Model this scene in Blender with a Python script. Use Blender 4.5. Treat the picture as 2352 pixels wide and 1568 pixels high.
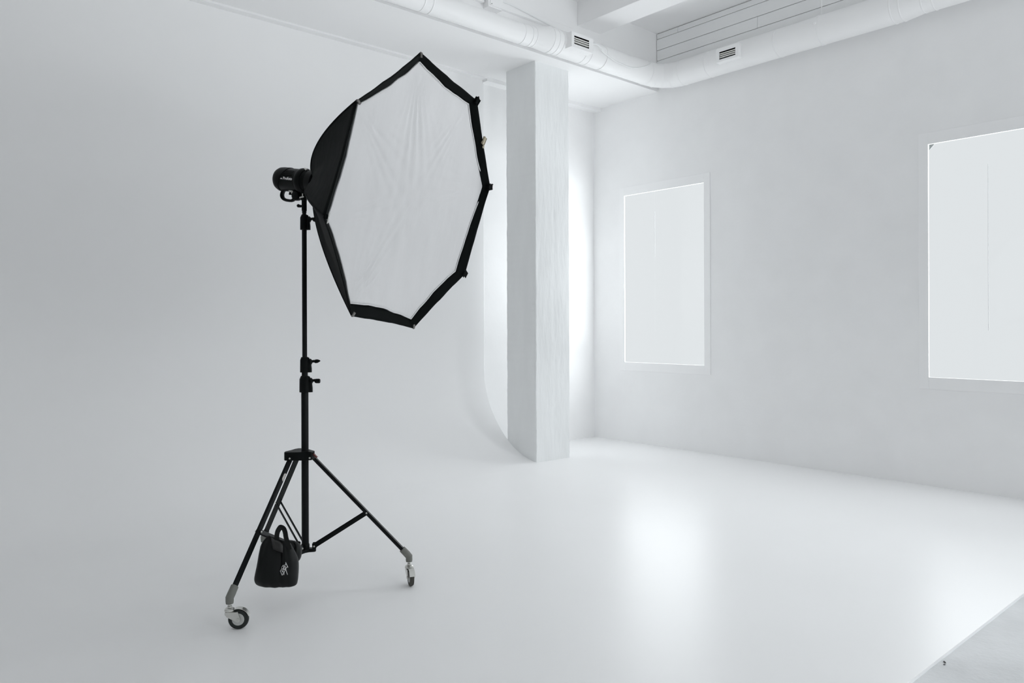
import bpy, bmesh, math, random
from math import sin, cos, pi, radians, sqrt
from mathutils import Vector, Matrix, noise

S = bpy.context.scene
C = S.collection
for o in list(bpy.data.objects):
    bpy.data.objects.remove(o)

# ------------------------------------------------------------------ camera
# room axes: x runs along the back wall, y runs towards it, z is up; metres
YAW = 0.7195
cam = bpy.data.cameras.new('camera')
cam.sensor_width = 36.0
cam.lens = 1736.44 / 2352 * 36.0
cam.shift_y = -36.93 / 2352
cam.clip_start = 0.05
cam_o = bpy.data.objects.new('camera', cam)
C.objects.link(cam_o)
cam_o.matrix_world = (Matrix.Translation((0, 0, 1.5)) @ Matrix.Rotation(-YAW, 4, 'Z')
                      @ Matrix.Rotation(pi / 2, 4, 'X') @ Matrix.Rotation(-0.0033, 4, 'Z'))
S.camera = cam_o
S.view_settings.view_transform = 'Standard'
S.view_settings.look = 'None'
S.view_settings.gamma = 1.0
S.view_settings.use_curve_mapping = False
S.view_settings.exposure = 0.0
S.cycles.max_bounces = 14
S.cycles.diffuse_bounces = 12
S.cycles.glossy_bounces = 6
S.cycles.transparent_max_bounces = 12
S.cycles.caustics_reflective = False
S.cycles.caustics_refractive = False
S.cycles.use_denoising = True
S.cycles.adaptive_threshold = 0.015

# ------------------------------------------------------------------ sky: hazy overcast, even at the horizon, bright cloud above it
# and an unseen ground glow added below to light the ceiling; the -y half, where the sun stands behind the cloud, is brighter
LOW = 0.785                                            # what the windows show
GND_NEAR, GND_FAR, MID_A, MID_B, TOP = 4.8, 10.9, 6.4, 8.4, 3.3
SUN_LOW, SUN_MID = 3.5, 0.0
TINT = (0.955, 1.0, 1.022)
w = bpy.data.worlds.new('overcast_sky')
S.world = w
w.use_nodes = True
nt = w.node_tree
nt.nodes.clear()
N, L = nt.nodes.new, nt.links.new
tc = N('ShaderNodeTexCoord')
sx = N('ShaderNodeSeparateXYZ')
L(tc.outputs['Generated'], sx.inputs[0])
zr = N('ShaderNodeMapRange')
zr.inputs['From Min'].default_value = -1.0
zr.inputs['From Max'].default_value = 1.0
L(sx.outputs['Z'], zr.inputs['Value'])


def sky_ramp(stops):
    r = N('ShaderNodeValToRGB')
    e = r.color_ramp.elements
    while len(e) < len(stops):
        e.new(0.5)
    for q, (deg, v) in zip(e, stops):
        q.position = (sin(radians(deg)) + 1) / 2
        q.color = (v * TINT[0], v * TINT[1], v * TINT[2], 1)
    L(zr.outputs[0], r.inputs[0])
    return r


base_sky = sky_ramp([(-90, GND_NEAR), (-36, GND_NEAR), (-24, GND_FAR), (-11, GND_FAR), (-7, LOW), (12.2, LOW), (14.2, MID_A), (21, MID_A),
                     (24, MID_B), (34, MID_B), (40, TOP), (90, TOP)])
sun_sky = sky_ramp([(-90, 0), (-2, 0), (0, SUN_LOW), (12, SUN_LOW), (15, SUN_MID), (35, SUN_MID), (45, 0), (90, 0)])
cx_ = N('ShaderNodeCombineXYZ')
L(sx.outputs['X'], cx_.inputs['X'])
L(sx.outputs['Y'], cx_.inputs['Y'])
nv = N('ShaderNodeVectorMath')
nv.operation = 'NORMALIZE'
L(cx_.outputs[0], nv.inputs[0])
sy = N('ShaderNodeSeparateXYZ')
L(nv.outputs[0], sy.inputs[0])
side = N('ShaderNodeMapRange')
side.interpolation_type = 'SMOOTHSTEP'
side.inputs['From Min'].default_value = -0.20
side.inputs['From Max'].default_value = -0.60
L(sy.outputs['Y'], side.inputs['Value'])
mx_ = N('ShaderNodeMix')
mx_.data_type = 'RGBA'
mx_.blend_type = 'ADD'
L(side.outputs[0], mx_.inputs['Factor'])
L(base_sky.outputs[0], mx_.inputs[6])
L(sun_sky.outputs[0], mx_.inputs[7])
bg = N('ShaderNodeBackground')
ou = N('ShaderNodeOutputWorld')
L(mx_.outputs[2], bg.inputs['Color'])
L(bg.outputs[0], ou.inputs['Surface'])


def portal(name, loc, rot, sx_, sy_):
    l = bpy.data.lights.new(name, 'AREA')
    l.shape = 'RECTANGLE'
    l.size, l.size_y = sx_, sy_
    l.cycles.is_portal = True
    o = bpy.data.objects.new(name, l)
    C.objects.link(o)
    o.location = loc
    o.rotation_euler = rot
    return o


# window openings: right wall (x = XR): (y0, y1, z0, z1)
XR, YB, XL, YF = 7.5325, 6.9156, -2.6, -4.2
ZC, ZS, YS = 5.095, 4.385, 5.846
WIN = [(5.1755, 6.384, 1.024, 3.164), (1.518, 2.727, 1.007, 3.165),
       (-2.13, -0.92, 1.01, 3.165)]
FRONT = [(2.6, 4.6, 1.0, 3.1)]  # added opening behind the viewer, put in for fill light
for (a, b, z0, z1) in WIN:
    portal('daylight_portal', (XR + 0.02, (a + b) / 2, (z0 + z1) / 2), (0, pi / 2, 0), z1 - z0, b - a)
for (a, b, z0, z1) in FRONT:
    portal('daylight_portal', ((a + b) / 2, YF - 0.34, (z0 + z1) / 2), (pi / 2, 0, 0), b - a, z1 - z0)


# ------------------------------------------------------------------ materials
def mat(name, col, rough=0.6, spec=0.5, metal=0.0, noise_amt=0.0, noise_scale=8.0, bump=0.0, bump_scale=60.0,
        bump_dist=0.002, coat=0.0, coat_rough=0.2, stretch=None):
    m = bpy.data.materials.new(name)
    m.use_nodes = True
    t = m.node_tree
    b = t.nodes['Principled BSDF']
    b.inputs['Base Color'].default_value = (*col, 1)
    b.inputs['Roughness'].default_value = rough
    b.inputs['Specular IOR Level'].default_value = spec
    b.inputs['Metallic'].default_value = metal
    b.inputs['Coat Weight'].default_value = coat
    b.inputs['Coat Roughness'].default_value = coat_rough
    if noise_amt or bump:
        co = t.nodes.new('ShaderNodeTexCoord')
        src = co.outputs['Object']
        if stretch:
            mp = t.nodes.new('ShaderNodeMapping')
            mp.inputs['Scale'].default_value = stretch
            t.links.new(src, mp.inputs[0])
            src = mp.outputs[0]
    if noise_amt:
        n = t.nodes.new('ShaderNodeTexNoise')
        n.inputs['Scale'].default_value = noise_scale
        n.inputs['Detail'].default_value = 6
        r = t.nodes.new('ShaderNodeMapRange')
        r.inputs['From Min'].default_value = 0.3
        r.inputs['From Max'].default_value = 0.7
        r.inputs['To Min'].default_value = 1 - noise_amt
        r.inputs['To Max'].default_value = 1.0
        mx = t.nodes.new('ShaderNodeMix')
        mx.data_type = 'RGBA'
        mx.blend_type = 'MULTIPLY'
        mx.inputs['Factor'].default_value = 1
        mx.inputs[6].default_value = (*col, 1)
        t.links.new(src, n.inputs['Vector'])
        t.links.new(n.outputs['Fac'], r.inputs['Value'])
        t.links.new(r.outputs[0], mx.inputs[7])
        t.links.new(mx.outputs[2], b.inputs['Base Color'])
    if bump:
        n2 = t.nodes.new('ShaderNodeTexNoise')
        n2.inputs['Scale'].default_value = bump_scale
        n2.inputs['Detail'].default_value = 5
        bp = t.nodes.new('ShaderNodeBump')
        bp.inputs['Strength'].default_value = bump
        bp.inputs['Distance'].default_value = bump_dist
        t.links.new(src, n2.inputs['Vector'])
        t.links.new(n2.outputs['Fac'], bp.inputs['Height'])
        t.links.new(bp.outputs[0], b.inputs['Normal'])
    return m


WHITE = (0.883, 0.882, 0.884)
M = {}
M['cyc'] = mat('matte_white_cyclorama_paint', WHITE, 0.75, 0.25)
M['floor'] = mat('satin_white_floor_paint', WHITE, 0.31, 0.065, noise_amt=0.012, noise_scale=1.3)
M['plaster'] = mat('uneven_white_plaster', WHITE, 0.8, 0.25, noise_amt=0.03, noise_scale=3.0, bump=0.35, bump_scale=9, bump_dist=0.006)
M['rough'] = mat('rough_white_plaster', (0.85, 0.863, 0.865), 0.8, 0.25, noise_amt=0.04, noise_scale=7.0, bump=0.8, bump_scale=22,
                 bump_dist=0.006, stretch=(1, 1, 0.22))
M['ceiling'] = mat('white_ceiling_paint', WHITE, 0.85, 0.2)
M['trim'] = mat('white_trim_paint', WHITE, 0.5, 0.4)
M['board'] = mat('white_painted_boards', (0.88, 0.885, 0.885), 0.6, 0.3, noise_amt=0.03, noise_scale=2.0)
M['gap'] = mat('dark_board_gap', (0.20, 0.19, 0.16), 0.9, 0.1)
M['duct'] = mat('white_painted_sheet_metal', WHITE, 0.5, 0.4)
M['slot'] = mat('painted_slot_shade', (0.004, 0.004, 0.004), 0.9, 0.0)
M['slat'] = mat('cream_vent_slats', (0.80, 0.80, 0.77), 0.5, 0.3)
M['concrete'] = mat('grey_concrete_floor', (0.74, 0.75, 0.76), 0.8, 0.2, noise_amt=0.16, noise_scale=2.6, bump=0.5, bump_scale=45, bump_dist=0.004)
M['joint'] = mat('grey_sealant', (0.45, 0.46, 0.47), 0.7, 0.2)
M['cable'] = mat('white_cable', (0.82, 0.83, 0.83), 0.5, 0.3)
M['dust'] = mat('grey_dirt_speck', (0.08, 0.08, 0.08), 0.9, 0.1)
M['black'] = mat('black_powder_coat', (0.0045, 0.0058, 0.0058), 0.45, 0.10)
M['black2'] = mat('dark_grey_anodised_tube', (0.006, 0.0075, 0.008), 0.36, 0.13)
M['plastic'] = mat('black_plastic', (0.0035, 0.0046, 0.0046), 0.42, 0.11)
M['fabric'] = mat('black_softbox_nylon', (0.0045, 0.0060, 0.0060), 0.75, 0.06, bump=0.25, bump_scale=14, bump_dist=0.01)
M['lip'] = mat('black_softbox_lip_cloth', (0.0050, 0.0064, 0.0064), 0.75, 0.07)
M['diffuser'] = mat('white_diffuser_cloth', (0.88, 0.875, 0.88), 0.9, 0.1, noise_amt=0.03, noise_scale=5, bump=0.35, bump_scale=5, bump_dist=0.02, stretch=(2.2, 2.2, 0.5))
M['leather'] = mat('black_sandbag_vinyl', (0.0045, 0.0056, 0.0056), 0.48, 0.22, bump=0.15, bump_scale=70, bump_dist=0.002)
M['grey'] = mat('grey_cast_socket', (0.17, 0.175, 0.16), 0.5, 0.3)
M['chrome'] = mat('zinc_plated_steel', (0.62, 0.62, 0.59), 0.28, 0.5, metal=0.85)
M['rubber'] = mat('dark_grey_rubber', (0.025, 0.029, 0.028), 0.6, 0.25)
M['rubber2'] = mat('worn_grey_rubber', (0.075, 0.072, 0.064), 0.7, 0.2)
M['hubgrey'] = mat('pale_grey_wheel_hub', (0.52, 0.53, 0.51), 0.5, 0.35)
M['white_ink'] = mat('white_print', (0.8, 0.8, 0.8), 0.6, 0.2)
M['sticker'] = mat('pale_sticker', (0.58, 0.55, 0.52), 0.5, 0.3)
M['red'] = mat('dull_red_lever', (0.12, 0.015, 0.012), 0.4, 0.3)
M['brass'] = mat('pale_brass_clip', (0.45, 0.40, 0.30), 0.4, 0.4, metal=0.4)
M['barmetal'] = mat('worn_grey_bar', (0.045, 0.047, 0.048), 0.3, 0.5, metal=0.4)

gm = bpy.data.materials.new('clear_window_glass')
gm.use_nodes = True
t = gm.node_tree
t.nodes.clear()
g1 = t.nodes.new('ShaderNodeBsdfTransparent')
g2 = t.nodes.new('ShaderNodeBsdfGlossy')
g2.inputs['Roughness'].default_value = 0.05
gx = t.nodes.new('ShaderNodeMixShader')
gx.inputs[0].default_value = 0.012
go = t.nodes.new('ShaderNodeOutputMaterial')
t.links.new(g1.outputs[0], gx.inputs[1])
t.links.new(g2.outputs[0], gx.inputs[2])
t.links.new(gx.outputs[0], go.inputs['Surface'])
M['glass'] = gm


# ------------------------------------------------------------------ mesh helpers
def V(*a):
    return Vector(a)


def frame(d, up=None):
    """two unit vectors square to d"""
    d = Vector(d).normalized()
    up = Vector(up) if up is not None else (V(0, 0, 1) if abs(d.z) < 0.95 else V(1, 0, 0))
    a = up.cross(d).normalized()
    b = d.cross(a).normalized()
    return a, b


def add_box(bm, c, size, rot=None, bevel=0.0, seg=2):
    mtx = Matrix.Translation(c)
    if rot is not None:
        mtx = mtx @ rot.to_4x4()
    r = bmesh.ops.create_cube(bm, size=1.0)
    for v in r['verts']:
        v.co = mtx @ Vector((v.co.x * size[0], v.co.y * size[1], v.co.z * size[2]))
    if bevel:
        es = list({e for v in r['verts'] for e in v.link_edges})
        bmesh.ops.bevel(bm, geom=es, offset=bevel, segments=seg, affect='EDGES', profile=0.5)


def box2(bm, p0, p1, bevel=0.0):
    c = (Vector(p0) + Vector(p1)) / 2
    s = Vector(p1) - Vector(p0)
    add_box(bm, c, [abs(q) for q in s], None, bevel)


def add_bar(bm, p, q, wa, wb, up=None, bevel=0.0):
    """rectangular bar from p to q; wa across, wb along 'up'"""
    p, q = Vector(p), Vector(q)
    d = (q - p)
    a, b = frame(d, up)
    R = Matrix((a, b, d.normalized())).transposed()
    add_box(bm, (p + q) / 2, (wa, wb, d.length), R, bevel)


def add_rings(bm, rings, cap=True, closed=True):
    """loft through a list of rings (lists of points)"""
    vs = [[bm.verts.new(p) for p in r] for r in rings]
    n = len(vs[0])
    m = n if closed else n - 1
    for i in range(len(vs) - 1):
        for j in range(m):
            k = (j + 1) % n
            try:
                bm.faces.new((vs[i][j], vs[i][k], vs[i + 1][k], vs[i + 1][j]))
            except ValueError:
                pass
    if cap and closed:
        for r, rev in ((vs[0], True), (vs[-1], False)):
            try:
                bm.faces.new(list(reversed(r)) if rev else r)
            except ValueError:
                pass
    return vs


def circle(c, a, b, r, n=24, r2=None):
    r2 = r if r2 is None else r2
    return [Vector(c) + Vector(a) * r * cos(2 * pi * k / n) + Vector(b) * r2 * sin(2 * pi * k / n) for k in range(n)]


def add_lathe(bm, p, d, prof, n=32, cap=True):
    """prof: list of (distance along d, radius)"""
    p, d = Vector(p), Vector(d).normalized()
    a, b = frame(d)
    add_rings(bm, [circle(p + d * k, a, b, max(r, 1e-4), n) for k, r in prof], cap)


def add_cyl(bm, p, q, r, n=20, r2=None):
    p, q = Vector(p), Vector(q)
    add_lathe(bm, p, q - p, [(0, r), ((q - p).length, r if r2 is None else r2)], n)


def add_tube(bm, pts, r, n=10, flat=None, up=None):
    """sweep along a polyline; flat=(ra, rb) for an oval section; up: fixed reference"""
    pts = [Vector(p) for p in pts]
    rings = []
    pa = None
    for i, p in enumerate(pts):
        d = (pts[min(i + 1, len(pts) - 1)] - pts[max(i - 1, 0)]).normalized()
        if up is not None:
            a = Vector(up) - d * d.dot(Vector(up))
            a.normalize()
        elif pa is None:
            a, _ = frame(d)
        else:
            a = (pa - d * d.dot(pa)).normalized()
        pa = a
        b = d.cross(a)
        rr = r[i] if isinstance(r, (list, tuple)) else r
        if flat:
            rings.append(circle(p, a, b, flat[0], n, flat[1]))
        else:
            rings.append(circle(p, a, b, rr, n))
    add_rings(bm, rings)


def spline(pts, per=8):
    P = [Vector(p) for p in pts]
    out = []
    for i in range(len(P) - 1):
        p0, p1, p2, p3 = P[max(i - 1, 0)], P[i], P[i + 1], P[min(i + 2, len(P) - 1)]
        for k in range(per):
            t = k / per
            out.append(0.5 * ((2 * p1) + (p2 - p0) * t + (2 * p0 - 5 * p1 + 4 * p2 - p3) * t * t + (3 * p1 - p0 - 3 * p2 + p3) * t ** 3))
    out.append(P[-1])
    return out


def add_prism(bm, outline, z0, z1, bevel=0.0):
    """outline: list of (x, y), counter-clockwise"""
    a = [bm.verts.new((x, y, z0)) for x, y in outline]
    b = [bm.verts.new((x, y, z1)) for x, y in outline]
    n = len(a)
    fs = [bm.faces.new(list(reversed(a))), bm.faces.new(b)]
    for i in range(n):
        j = (i + 1) % n
        fs.append(bm.faces.new((a[i], a[j], b[j], b[i])))
    if bevel:
        es = list({e for f in fs for e in f.edges})
        bmesh.ops.bevel(bm, geom=es, offset=bevel, segments=2, affect='EDGES', profile=0.5)


def obj(name, bm, m, parent=None, smooth=False, angle=35, origin=None, label=None):
    bmesh.ops.recalc_face_normals(bm, faces=bm.faces)
    if origin is not None:
        bmesh.ops.translate(bm, verts=bm.verts, vec=-Vector(origin))
    me = bpy.data.meshes.new(name)
    bm.to_mesh(me)
    bm.free()
    o = bpy.data.objects.new(name, me)
    C.objects.link(o)
    me.materials.append(M[m] if isinstance(m, str) else m)
    if origin is not None:
        o.location = origin
    if parent is not None:
        base = Vector((0, 0, 0))
        p = parent
        while p is not None:
            base += p.location
            p = p.parent
        o.parent = parent
        o.location = o.location - base
    if smooth:
        for p in me.polygons:
            p.use_smooth = True
        if angle:
            me.set_sharp_from_angle(angle=radians(angle))
    if label:
        o['label'] = label
    return o


def tag(o, label, cat, group=None, kind=None):
    o['label'] = label
    o['category'] = cat
    if group:
        o['group'] = group
    if kind:
        o['kind'] = kind
    return o


def thing(name, label, cat, loc=(0, 0, 0), group=None):
    o = bpy.data.objects.new(name, None)
    o.empty_display_size = 0.1
    C.objects.link(o)
    o.location = loc
    return tag(o, label, cat, group)


def struct(o, label, cat):
    return tag(o, label, cat, None, 'structure')


B = bmesh.new

# ------------------------------------------------------------------ room shell
YE = 1.292            # front edge of the painted studio floor
YW = 6.875            # face of the curved studio wall
RC = 0.96             # radius of its cove
XC0, XC1, YC0, YC1 = 5.628, 6.150, 6.028, 6.513     # column footprint

bm = B()
box2(bm, (XL, YE, -0.03), (XR, YW - RC, 0.0))
box2(bm, (XC0, YW - RC, -0.03), (XR, YB, 0.0))
bmesh.ops.remove_doubles(bm, verts=bm.verts, dist=1e-4)
struct(obj('floor', bm, 'floor'), 'glossy white painted studio floor with soft window reflections', 'floor')

bm = B()
box2(bm, (XL, YF, -0.06), (XR, YE - 0.004, -0.012))
struct(obj('floor.001', bm, 'concrete'), 'rough grey concrete floor strip in the bottom right corner', 'floor')

# curved cyclorama wall: cove and upright sheet with thickness
bm = B()
prof = [(YW - RC + RC * sin(pi / 2 * k / 40), RC - RC * cos(pi / 2 * k / 40)) for k in range(41)] + [(YW, 4.40)]
back = [(YB - 0.002, 4.40), (YB - 0.002, -0.03), (YW - RC, -0.03)]
for x0, x1, pr in ((XL, XC0 - 0.001, None),):
    pass
ring = prof + back
XCE = 5.59           # the upright part stops just short of the column


def cyc_x(z):
    return XC0 - 0.001 if z < 0.30 else XC0 - 0.001 - (XC0 - XCE) * min(1, (z - 0.30) / 0.55)


a = [bm.verts.new((XL, y, z)) for y, z in ring]
b = [bm.verts.new((cyc_x(z if i < len(prof) else (0.9 if z > 1 else 0)), y, z)) for i, (y, z) in enumerate(ring)]
for i in range(len(ring)):
    j = (i + 1) % len(ring)
    bm.faces.new((a[i], a[j], b[j], b[i]))
bm.faces.new(a)
bm.faces.new(list(reversed(b)))
struct(obj('wall_back', bm, 'cyc', smooth=True, angle=40), 'smooth seamless white studio wall that curves into the floor behind the light stand', 'wall')

# masonry back wall behind
bm = B()
box2(bm, (XL, YB, -0.06), (XR + 0.36, YB + 0.25, ZC + 0.2))
struct(obj('wall_back.001', bm, 'plaster'), 'plain white back wall showing on both sides of the column', 'wall')


def wall_with_holes(axis_u0, axis_u1, z0, z1, holes, place, thick):
    """a wall slab with rectangular openings; place(u, z, depth) -> point"""
    bm = B()
    us = sorted({axis_u0, axis_u1, *[h[0] for h in holes], *[h[1] for h in holes]})
    zs = sorted({z0, z1, *[h[2] for h in holes], *[h[3] for h in holes]})

    def inside(u, z):
        return any(h[0] < u < h[1] and h[2] < z < h[3] for h in holes)
    for i in range(len(us) - 1):
        for j in range(len(zs) - 1):
            u, z = (us[i] + us[i + 1]) / 2, (zs[j] + zs[j + 1]) / 2
            if inside(u, z):
                continue
            for dpt in (0, thick):
                bm.faces.new([bm.verts.new(place(*q, dpt)) for q in
                              ((us[i], zs[j]), (us[i + 1], zs[j]), (us[i + 1], zs[j + 1]), (us[i], zs[j + 1]))])
    for (h0, h1, k0, k1) in holes + [(axis_u0, axis_u1, z0, z1)]:
        for (p, q) in (((h0, k0), (h1, k0)), ((h1, k0), (h1, k1)), ((h1, k1), (h0, k1)), ((h0, k1), (h0, k0))):
            bm.faces.new([bm.verts.new(place(*p, 0)), bm.verts.new(place(*q, 0)), bm.verts.new(place(*q, thick)), bm.verts.new(place(*p, thick))])
    bmesh.ops.remove_doubles(bm, verts=bm.verts, dist=1e-4)
    return bm


bm = wall_with_holes(YF, YB, -0.06, ZC + 0.2, WIN, lambda u, z, d: (XR + d, u, z), 0.008)
struct(obj('wall_right', bm, 'plaster'), 'long uneven white plaster wall with the two bright windows', 'wall')
bm = wall_with_holes(XL, XR, -0.06, ZC + 0.2, FRONT, lambda u, z, d: (u, YF - d, z), 0.35)
struct(obj('wall_front', bm, 'plaster'), 'white wall behind the viewer with a window added for fill light', 'wall')
bm = B()
box2(bm, (XL - 0.25, YF - 0.35, -0.06), (XL, YB + 0.25, ZC + 0.2))
struct(obj('wall_left', bm, mat('greyed_side_wall', (0.64, 0.63, 0.62), 0.8, 0.2)), 'unseen side wall far left of the light stand, greyed to dim that side', 'wall')  # wall out of view, its grey chosen to dim the left side

# ceiling, lowered bay along the back wall, cornice, beam
bm = B()
box2(bm, (XL, YF, ZC), (XR, YS, ZC + 0.2))
struct(obj('ceiling', bm, 'ceiling'), 'white upper ceiling beyond the round ducts', 'ceiling')
bm = B()
box2(bm, (XL, YS, ZS), (XR, YB, ZC + 0.2))
struct(obj('ceiling.001', bm, 'ceiling'), 'lowered white ceiling bay that the column carries along the back wall', 'ceiling')
bm = B()
box2(bm, (XL, 6.79, ZS - 0.018), (XCE - 0.01, YB, ZS + 0.02))
box2(bm, (XCE - 0.01, 6.79, ZS - 0.042), (XR, YB, ZS + 0.02))
struct(obj('trim_1', bm, 'ceiling'), 'narrow white ledge along the top of the back wall', 'trim')
bm = B()
box2(bm, (6.105, YF, 4.83), (6.475, YS, ZC + 0.02), 0.006)
struct(obj('ceiling_beam', bm, 'ceiling'), 'white ceiling beam running towards the viewer from the first vent', 'beam')

# column with worn arrises
bm = B()
nz, nu = 200, 24
rnd = random.Random(4)


def worn(x, y, z, ex, ey):
    """pull the corners of the column in and out a little"""
    k = noise.noise(V(ex * 3.1, ey * 7.7, z * 7)) * 0.7 + noise.noise(V(ex * 9 + 5, ey * 3, z * 26)) * 0.5
    return k


rings = []
for i in range(nz + 1):
    z = -0.0 + (ZS + 0.004) * i / nz
    ring = []
    cx, cy = (XC0 + XC1) / 2, (YC0 + YC1) / 2
    hx, hy = (XC1 - XC0) / 2, (YC1 - YC0) / 2
    for (sx_, sy_, tx, ty) in ((-1, -1, 1, 0), (1, -1, 0, 1), (1, 1, -1, 0), (-1, 1, 0, -1)):
        k = worn(0, 0, z, sx_, sy_)
        c = 0.006 + 0.006 * k
        dx = 0.004 * noise.noise(V(sx_, sy_, z * 2.0)) + 0.003 * noise.noise(V(sx_ * 3, sy_ * 5, z * 19.0))
        px, py = cx + sx_ * hx + dx, cy + sy_ * hy
        # chamfered corner
        pre = (-tx, -ty)
        if (sx_, sy_) == (-1, -1):
            p1, p2 = (px, py + c), (px + c, py)
        elif (sx_, sy_) == (1, -1):
            p1, p2 = (px - c, py), (px, py + c)
        elif (sx_, sy_) == (1, 1):
            p1, p2 = (px, py - c), (px - c, py)
        else:
            p1, p2 = (px + c, py), (px, py - c)
        ring += [V(p1[0], p1[1], z), V(p2[0], p2[1], z)]
    # subdivide the long sides
    full = []
    for q in range(8):
        p, r_ = ring[q], ring[(q + 1) % 8]
        full.append(p)
        if q % 2 == 1:
            for s_ in range(1, nu):
                t_ = s_ / nu
                pt = p.lerp(r_, t_)
                nrm = (r_ - p).cross(V(0, 0, 1)).normalized()
                pt += nrm * 0.0022 * noise.noise(V(pt.x * 6, pt.y * 6, z * 3.5))
                if q == 1:      # shutter joint and small blow holes down the front face
                    pt -= nrm * 0.004 * math.exp(-((p.lerp(r_, t_).x - 5.905) / 0.014) ** 2) * max(0, 0.35 + noise.noise(V(1.0, 2.0, z * 9)))
                full.append(pt)
    rings.append(full)
add_rings(bm, rings)
struct(obj('concrete_column', bm, 'rough', smooth=True, angle=28), 'square white concrete column with chipped edges in front of the back wall', 'column')

# painted boards high on the right wall
bm = B()
zz = [5.093, 5.023, 4.885, 4.757, 4.615]
joints = {0: [5.526], 2: [4.464], 1: [1.9], 3: [0.6]}
rb = random.Random(2)
for i in range(4):
    ys = [YF + 0.01] + sorted(joints[i]) + [YS - 0.006]
    for q in range(len(ys) - 1):
        off = rb.uniform(-0.002, 0.002)
        gap = (0.006, 0.005, 0.004, 0.005)[i]
        box2(bm, (XR - 0.022 + off, ys[q] + 0.002, zz[i + 1] + 0.002), (XR - 0.002, ys[q + 1] - 0.002, zz[i] - gap), 0.002)
struct(obj('trim_2', bm, 'board'), 'white painted horizontal boards above the duct on the window wall', 'trim')
bm = B()
box2(bm, (XR - 0.004, YF + 0.01, 4.62), (XR - 0.001, YS - 0.002, ZC))  # dark sheet behind the boards draws the gap lines
struct(obj('trim_3', bm, 'gap'), 'dark backing seen in the gaps between the boards', 'trim')


# ------------------------------------------------------------------ windows
def window(n, y0, y1, z0, z1, label):
    root = thing('window_%d' % n, label, 'window', (XR, (y0 + y1) / 2, z0))
    root['kind'] = 'structure'
    bm = B()
    for (a0, a1, c0, c1) in ((y0 - 0.085, y0, z0 - 0.11, z1 + 0.11), (y1, y1 + 0.085, z0 - 0.11, z1 + 0.11),
                             (y0, y1, z1, z1 + 0.11), (y0, y1, z0 - 0.11, z0)):
        box2(bm, (XR - 0.007, a0, c0), (XR + 0.001, a1, c1), 0.002)
    obj('window_casing', bm, 'trim', root)
    ym = y0 + (y1 - y0) * 0.595
    for (a0, a1) in ((y0, ym - 0.0015), (ym + 0.0015, y1)):
        bm = B()
        box2(bm, (XR - 0.0055, a0, z0), (XR - 0.0015, a1, z1))
        obj('pane', bm, 'glass', root)
    bm = B()
    box2(bm, (XR - 0.005, ym - 0.0012, z0 + (0.62 if n == 1 else 0.2) * (z1 - z0)), (XR - 0.002, ym + 0.0012, z1 - 0.12 * (z1 - z0)))
    obj('glazing_joint', bm, 'joint', root)
    return root


window(1, *WIN[0], 'bright white window nearest the back corner of the room, whole in view')
window(2, *WIN[1], 'bright white window cut off by the picture edge, small grey patch in its top corner')
window(3, *WIN[2], 'bright window further along the white wall, outside the view')
for i, (x0, x1, z0, z1) in enumerate(FRONT):
    root = thing('window_%d' % (4 + i), 'unseen window added behind the viewer to fill the room with light, ' + ('near the side wall' if i == 0 else 'nearer the window wall'), 'window', ((x0 + x1) / 2, YF, z0))
    root['kind'] = 'structure'
    bm = B()
    box2(bm, (x0, YF - 0.056, z0), (x1, YF - 0.05, z1))
    obj('pane', bm, 'glass', root)

# small grey corner patch on the second window
bm = B()
y1_, z1_ = WIN[1][1] - 0.012, WIN[1][3] - 0.006
fs = [[bm.verts.new((XR + dx, y, z)) for y, z in ((y1_, z1_), (y1_ - 0.045, z1_), (y1_, z1_ - 0.05))] for dx in (-0.0085, -0.006)]
bm.faces.new(fs[0])
bm.faces.new(fs[1])
for i in range(3):
    bm.faces.new((fs[0][i], fs[0][(i + 1) % 3], fs[1][(i + 1) % 3], fs[1][i]))
obj('corner_patch', bm, mat('grey_tape', (0.5, 0.53, 0.53), 0.7), bpy.data.objects['window_2'])

# ------------------------------------------------------------------ ventilation ducts
duct = thing('ventilation_duct', 'white round ventilation duct that bends round the ceiling corner above both windows', 'duct', (7.36, 5.64, 4.46))


def duct_profile(x0, x1, beads, radius):
    """(x, r) profile with raised beads; radius(x)"""
    xs = {x0, x1}
    for b in beads:
        xs |= {b - 0.007, b - 0.004, b, b + 0.004, b + 0.007}
    for k in range(1, 24):
        xs.add(x0 + (x1 - x0) * k / 24)
    out = []
    for x in sorted(xs):
        r = radius(x)
        d = min([abs(x - b) for b in beads] + [9])
        out.append((x, r + (0.0045 if d < 0.0008 else 0.0035 if d < 0.0045 else 0)))
    return out


def rad_back(x):
    if x < 5.27:
        return 0.102
    if x > 5.46:
        return 0.132
    return 0.102 + 0.03 * (x - 5.27) / 0.19


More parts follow.
